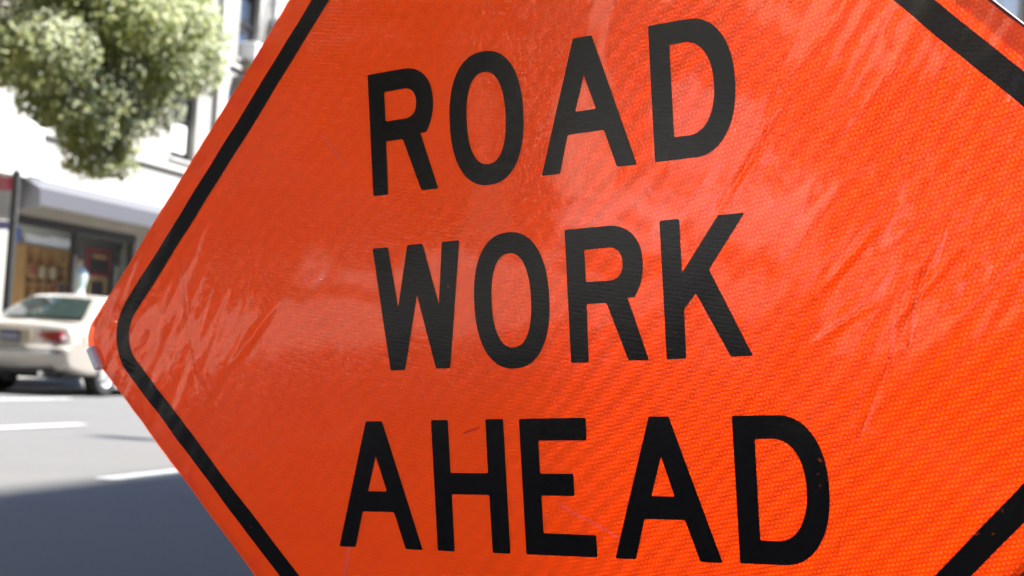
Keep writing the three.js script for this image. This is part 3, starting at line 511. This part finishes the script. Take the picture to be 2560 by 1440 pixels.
// scratches, and creases with their shade painted dark [u0, v0, u1, v1, half width, strength, tint] in metres
const marks = [];
for (let i = 0; i < 46; i++) { const u = rr(-0.6, 0.55), v = rr(-0.4, 0.4), a = rr(-0.2, 0.2) + (rnd() < 0.6 ? 1.45 : rr(0, 3)), l = rr(0.008, 0.05); marks.push([u, v, u + l * Math.cos(a), v + l * Math.sin(a), rr(0.0003, 0.0008), rr(0.15, 0.5), rnd() < 0.6 ? 1 : 0]); }
marks.push([-0.486, 0.09, -0.478, 0.0, 0.0007, 0.45, 0], [-0.478, 0.0, -0.463, -0.075, 0.0007, 0.4, 0], [0.386, 0.055, 0.33, -0.055, 0.0012, 0.35, 0], [0.362, 0.02, 0.345, -0.05, 0.0016, 0.3, 0], [0.33, -0.055, 0.29, -0.14, 0.0012, 0.28, 0], [0.30, -0.14, 0.26, -0.26, 0.001, 0.2, 0], [0.205, 0.155, 0.25, 0.138, 0.0007, 0.4, 0],
  [0.0, -0.18, 0.075, -0.215, 0.0013, 0.5, 1], [-0.25, -0.2, -0.272, -0.28, 0.0018, 0.6, 1], [-0.27, 0.20, -0.235, 0.16, 0.0012, 0.45, 1], [-0.105, -0.113, -0.086, -0.108, 0.001, 0.8, 0]);
const grid = new Map();                            // marks by 3 cm square
marks.forEach((m, k) => { const r = 0.004; for (let i = Math.floor((Math.min(m[0], m[2]) - r) / 0.03); i <= Math.floor((Math.max(m[0], m[2]) + r) / 0.03); i++) for (let j = Math.floor((Math.min(m[1], m[3]) - r) / 0.03); j <= Math.floor((Math.max(m[1], m[3]) + r) / 0.03); j++) { const q = i + ',' + j; if (!grid.has(q)) grid.set(q, []); grid.get(q).push(m); } });
const filmTex = tex(TS, TS, (x, y) => {
  const u = at(x + 0.5), v = at(y + 0.5), [i, j, d] = cell(u, v);
  let r = 0.97, g = 0.166, b = 0.0003;
  const mott = 1 + 0.05 * fbm(u * 9, v * 9, 2, 3); r *= mott; g *= mott * mott;
  const line = smooth(d, 0.62, 0.93) * (0.1 + 0.42 * smooth(u, -0.15, 0.2)), ct = 1 + 0.07 * (hash(i, j) - 0.5);
  r *= ct * (1 - 0.55 * line); g *= ct * (1 - line);
  const list = grid.get(Math.floor(u / 0.03) + ',' + Math.floor(v / 0.03));
  if (list) for (const [a0, b0, a1, b1, w, k, t] of list) { const q = segD(u, v, a0, b0, a1, b1), jag = w * (1 + 0.9 * noise.noise(u * 400, v * 400, 1)), m = k * (1 - smooth(q, jag * 0.3, jag * 1.6)); if (m > 0) { if (t) { r = lerp(r, 0.62, m); g = lerp(g, 0.2, m); b = lerp(b, 0.2, m); } else { r = lerp(r, 0.28, m); g = lerp(g, 0.02, m); } } }
  // grubby film towards the edges and round the corners
  const dirt = smooth(fbm(u * 26, v * 26, 7, 4) + 0.28 * smooth(Math.abs(u) + Math.abs(v), 0.58, 0.655), 0.34, 0.6) * 0.3; r = lerp(r, 0.45, dirt * 0.5); g = lerp(g, 0.05, dirt); b = lerp(b, 0.035, dirt);
  return [toS(r), toS(g), toS(b)];
}, true);
const backTex = tex(TS, TS, (x, y) => {            // prism sheeting behind the film: cell by cell, in slanting runs
  const u = at(x + 0.5), v = at(y + 0.5), [i, j, d] = cell(u, v);
  const cu = (i * ca * CW - j * sa * CH), cv = (i * sa * CW + j * ca * CH);
  const q = (-cu * 0.68 + cv * 0.73) / 0.0165 + 0.95 * noise.noise(cu * 7, cv * 7, 3), band = Math.sin(q * 6.283) * 0.5 + 0.5;
  let k = lerp(0.58, 1.0, smooth(band, 0.2, 0.8)) * (1 + 0.1 * (hash(i, j) - 0.5));
  k *= 1 - 0.65 * smooth(d, 0.64, 0.93);
  return [toS(0.86 * k), toS(0.84 * k), toS(0.8 * k)];
}, true);
// cell relief as a normal map, one tile = 32 x 32 cells
const NT = 1024, NC = 32;
const cellNormal = (() => {
  const hgt = (x, y) => { const cy = y / NT * NC, j = Math.floor(cy), cx = x / NT * NC + (j & 1 ? 0.5 : 0), i = Math.floor(cx), fx = cx - i - 0.5, fy = cy - j - 0.5, d = Math.pow(Math.pow(Math.abs(fx) * 2, 4) + Math.pow(Math.abs(fy) * 2, 4), 0.25), ii = ((i % NC) + NC) % NC, jj = ((j % NC) + NC) % NC; return (hash(ii, jj) - 0.5) * 0.24 * fx + (hash(ii + 91, jj) - 0.5) * 0.24 * fy - 0.07 * smooth(d, 0.6, 1.0) + 0.02 * pn(cx % NC, cy, NC, 2); };
  const k = NT / NC;
  return tex(NT, NT, (x, y) => { const dx = (hgt(x + 0.8, y) - hgt(x - 0.8, y)) / 1.6 * k, dy = (hgt(x, y + 0.8) - hgt(x, y - 0.8)) / 1.6 * k, l = Math.hypot(dx, dy, 1); return [0.5 - dx / l / 2, 0.5 - dy / l / 2, 0.5 + 0.5 / l]; });
})();
cellNormal.repeat.set(1.32 / (CW * NC), 1.32 / (CH * NC)); cellNormal.rotation = -0.18;
// fluorescent film: it turns blue and green light into orange, so it sends back more red than falls on it
const film = phys(2.3, 1, 1, 0.09, { map: filmTex, normalMap: cellNormal, normalScale: new THREE.Vector2(0.2, 0.2), transmission: 0.32, thickness: 0, ior: 1.5, specularColor: new THREE.Color(1, 0.86, 0.62), clearcoat: 1, clearcoatRoughness: 0.035, side: THREE.DoubleSide });
const backing = phys(1, 1, 1, 1, { map: backTex, transmission: 0.55, thickness: 0, side: THREE.DoubleSide });
const inkTex = tex(1024, 1024, (x, y) => {         // printed black with dust and small worn specks
  const u = (x / 1024 - 0.5) * 1.32, v = (y / 1024 - 0.5) * 1.32, dust = 0.5 + 0.6 * fbm(u * 22, v * 22, 4, 4) + 0.15 * (rnd() - 0.5);
  const k = 0.0045 * (0.6 + dust), edge = smooth(u, 0.25, 0.5) * smooth(-v, 0.0, 0.2) + 0.5 * (1 - smooth(u, -0.55, -0.4));
  const w = smooth(fbm(u * 150 + v * 60, v * 190, 6, 3), 0.3, 0.36) * smooth(fbm(u * 13, v * 13, 1, 3) + 0.22 * edge, 0.2, 0.34) * 0.7;
  return [toS(lerp(k, 0.6, w)), toS(lerp(k * 0.82, 0.07, w)), toS(lerp(k * 0.72, 0.004, w))];
}, true);
const ink = phys(1, 1, 1, 0.18, { map: inkTex, specularIntensity: 0.8, normalMap: cellNormal, normalScale: new THREE.Vector2(0.05, 0.05), ior: 1.53, side: THREE.DoubleSide });

const sign = thing('road_work_sign', [-0.36, 0, -1.409], 'orange diamond roll-up construction sign with black ROAD WORK AHEAD lettering', 'road sign');
const faceM = new THREE.Matrix4().makeBasis(fX, fY, fZ).setPosition(0, signPos.y, 0);
const face = mesh('sign_face', sheetGeometry(H, 360, 0.03, 0), film, sign);
face.applyMatrix4(faceM);
mesh('backing_sheet', sheetGeometry(H - 0.005, 120, 0.028, -0.0016), backing, face);
const V = (p) => new THREE.Vector2(p[0] / 1000, -p[1] / 1000);
// black border: a ring between two rounded diamonds
function diamond(d, r) {
  const half = d * S2, pts = [];
  for (let q = 0; q < 4; q++) for (let k = 0; k <= 8; k++) { const a = q * Math.PI / 2 + k / 8 * Math.PI / 2, cx = (half - r) * (Math.cos(q * Math.PI / 2 + Math.PI / 4) > 0 ? 1 : -1), cy = (half - r) * (Math.sin(q * Math.PI / 2 + Math.PI / 4) > 0 ? 1 : -1), x = cx + r * Math.cos(a), y = cy + r * Math.sin(a); pts.push([(x - y) * S2, (x + y) * S2]); }
  const out = [];                                  // many small steps with a slightly uneven printed edge
  for (let i = 0; i < pts.length; i++) { const a = pts[i], b = pts[(i + 1) % pts.length], n = Math.max(1, Math.round(Math.hypot(b[0] - a[0], b[1] - a[1]) / 0.012)); for (let k = 0; k < n; k++) { const x = lerp(a[0], b[0], k / n), y = lerp(a[1], b[1], k / n), w = 1 + 0.0028 * noise.noise(x * 22, y * 22, d * 50); out.push(new THREE.Vector2(x * w, y * w)); } }
  return out;
}
const ring = new THREE.Shape(diamond(0.6185, 0.058)); ring.holes.push(new THREE.Path(diamond(0.5895, 0.036)));
mesh('border_stripe', inkGeometry(ring, 0.0004, 0.008), ink, face);
// letters, in millimetres on the face, y downwards
const arc = (cx, cy, rx, ry, a0, a1, n = 14, ex = 2.25) => Array.from({ length: n + 1 }, (_, k) => { const a = lerp(a0, a1, k / n) * Math.PI / 180, c = Math.cos(a), s = Math.sin(a); return [cx + rx * Math.sign(c) * Math.pow(Math.abs(c), 2 / ex), cy + ry * Math.sign(s) * Math.pow(Math.abs(s), 2 / ex)]; });
const glyphs = {
  R: (x, y, w, h) => [[[x, y], [x + 0.55 * w, y], ...arc(x + 0.55 * w, y + 0.29 * h, 0.435 * w, 0.29 * h, -90, 0).slice(1), ...arc(x + 0.5 * w, y + 0.29 * h, 0.485 * w, 0.37 * h, 5, 42, 6, 2), [x + 0.772 * w, y + 0.54 * h], [x + w, y + h], [x + 0.745 * w, y + h], [x + 0.5 * w, y + 0.567 * h], [x + 20, y + 0.567 * h], [x + 19.5, y + h], [x, y + h]],
    [[x + 20.6, y + 20.2], [x + 0.55 * w, y + 20.2], ...arc(x + 0.55 * w, y + 0.282 * h, 0.18 * w, 0.122 * h, -90, 90), [x + 20.6, y + 50.3]]],
  O: (x, y, w, h) => [arc(x + w / 2, y + h / 2, w / 2, h / 2, 0, 354, 59, 2.3), arc(x + w / 2, y + h / 2, w / 2 - 20.6, h / 2 - 20.3, 0, 354, 59, 2.3)],
  D: (x, y, w, h) => [[[x, y], [x + 0.5 * w, y], ...arc(x + 0.48 * w, y + h / 2, 0.52 * w, h / 2, -88, 88, 30, 2.2), [x + 0.45 * w, y + h], [x, y + h]], [[x + 20.6, y + 20.4], ...arc(x + 0.42 * w, y + h / 2, 0.58 * w - 20.6, h / 2 - 20.4, -90, 90, 28, 2.2), [x + 20.6, y + h - 20.4]]],
};
const letters = [
  ['R', glyphs.R(-204.4, -253.9, 83, 124.6)], ['O', glyphs.O(-103.7, -257.1, 87.1, 130.3)],
  ['A', [[[0.7, -129.3], [21.2, -129.3], [31.6, -164.9], [71, -164.9], [82.9, -129.4], [103.9, -129.4], [62.9, -254.1], [42.5, -254.1]], [[52.4, -218.3], [41.1, -185.4], [63.7, -185.4]]]],
  ['D', glyphs.D(122.4, -253.6, 83, 124.2)],
  ['W', [[[-208.6, -76], [-188.6, -76], [-178.7, -14.5], [-163.7, -76.2], [-144.4, -76.2], [-127.6, -14.6], [-120.3, -76.2], [-99.1, -76.2], [-117.3, 48.9], [-134.9, 48.9], [-154.3, -25.7], [-173.6, 49], [-192.2, 49]]]],
  ['O', glyphs.O(-84.6, -79.3, 87, 131)], ['R', glyphs.R(23, -76.3, 83, 124.8)],
  ['K', [[[123.9, -76.4], [144, -76.4], [144, -28.3], [182.3, -76.4], [207.6, -76.4], [170.7, -29], [208.7, 48.4], [187.4, 48.4], [156.5, -9], [144.2, 4.6], [143.6, 48.6], [124, 48.6]]]],
  ['A', [[[-270.4, 228.8], [-248.7, 228.8], [-237, 192], [-196.7, 192], [-183.9, 228.9], [-162.4, 228.9], [-206.4, 99.9], [-227.8, 99.9]], [[-216.7, 135.5], [-228.7, 171.2], [-204.5, 171.2]]]],
  ['H', [[[-144.2, 99.7], [-123.4, 99.7], [-123.2, 151.9], [-78.3, 151.9], [-78.2, 99.6], [-57.3, 99.6], [-56.8, 228.9], [-77.5, 228.9], [-78.1, 172.9], [-123, 172.9], [-123.1, 229], [-143.8, 229]]]],
  ['E', [[[-39, 99.7], [35.8, 99.7], [35.6, 120.7], [-18, 120.7], [-18, 151.8], [19.1, 151.8], [19.1, 172.6], [-17.8, 172.6], [-17.6, 208.2], [40.3, 208.4], [40.4, 228.9], [-38.5, 228.9]]]],
  ['A', [[[59.4, 229.1], [81.2, 229], [92.4, 192.2], [133.4, 192.2], [146.6, 229], [168.4, 229], [122.7, 99.6], [102.3, 99.6]], [[112.9, 135.7], [100.8, 171.4], [124.5, 171.4]]]],
  ['D', glyphs.D(185.2, 100, 86.8, 128.6)],
];
// A and W counters as printed; soften the cut corners a little
const soften = (pts, r = 1.6) => { const o = []; for (let i = 0; i < pts.length; i++) { const p = pts[i], a = pts[(i + pts.length - 1) % pts.length], b = pts[(i + 1) % pts.length], la = Math.hypot(a[0] - p[0], a[1] - p[1]), lb = Math.hypot(b[0] - p[0], b[1] - p[1]); if (la < 8 || lb < 8) { o.push(p); continue; } const ka = r / la, kb = r / lb; const A = [lerp(p[0], a[0], ka), lerp(p[1], a[1], ka)], B = [lerp(p[0], b[0], kb), lerp(p[1], b[1], kb)]; o.push(A, [(A[0] + B[0] + 2 * p[0]) / 4, (A[1] + B[1] + 2 * p[1]) / 4], B); } return o; };
const words = ['ROAD', 'WORK', 'AHEAD'];
letters.forEach(([ch, loops], i) => {
  const w = i < 4 ? 0 : i < 8 ? 1 : 2, s = new THREE.Shape(soften(loops[0]).map(V)); if (loops[1]) s.holes.push(new THREE.Path(soften(loops[1]).map(V)));
  const m = mesh('letter', inkGeometry(s, 0.0004), ink, face);
  m.userData = { label: 'black letter ' + ch + ' of the word ' + words[w] };
});
// frame behind the sheet: edge ribs with end caps and corner pockets, mast, spring and folding legs
const ribM = std(0.02, 0.02, 0.02, 0.5), capM = std(0.9, 0.91, 0.94, 0.5), galv = std(0.4, 0.4, 0.41, 0.4, { metalness: 0.7 });
for (let k = 0; k < 4; k++) { const a = Math.PI / 4 + k * Math.PI / 2; mesh('edge_rib', box(0.88, 0.007, 0.007, 0.002), ribM, face, [0.4622 * Math.cos(a), 0.4622 * Math.sin(a), -0.0075], [0, 0, a + Math.PI / 2]); }
for (const [x, y, r] of [[-0.63, -0.021, 9], [0.637, 0, 0], [0, 0.637, Math.PI / 2], [0, -0.637, Math.PI / 2]]) mesh('corner_cap', box(0.011, 0.03, 0.012, 0.004), capM, face, [x, y, r === 9 ? 0.001 : -0.009], [0, 0, r === 9 ? 0.5 : r]);
{
  const down = new THREE.Vector3(0, -0.6, -0.03).applyMatrix4(faceM);
  mesh('spring', new THREE.TubeGeometry(new (class extends THREE.Curve { getPoint(t, o = new THREE.Vector3()) { return o.set(0.022 * Math.cos(t * 44), 0.13 * t, 0.022 * Math.sin(t * 44)); } })(), 160, 0.004, 6), galv, sign, [down.x, 0.14, down.z]);
  mesh('mast', new THREE.CylinderGeometry(0.016, 0.016, 0.34, 12), galv, sign, [down.x - 0.005, 0.43, down.z], [0, 0, 0.1]);
  mesh('stand_base', box(0.12, 0.05, 0.12, 0.01), galv, sign, [down.x, 0.12, down.z]);
  for (let k = 0; k < 4; k++) { const a = k * Math.PI / 2 + 0.75; const lg = mesh('leg', box(0.62, 0.03, 0.03, 0.004), galv, sign, [down.x + 0.33 * Math.cos(a), 0.07, down.z - 0.33 * Math.sin(a)]); lg.rotation.set(0, a, -0.17, 'YXZ'); }
}
scene.traverse((o) => { if (o.isMesh) o.castShadow = o.receiveShadow = true; });
renderer.render(scene, camera);
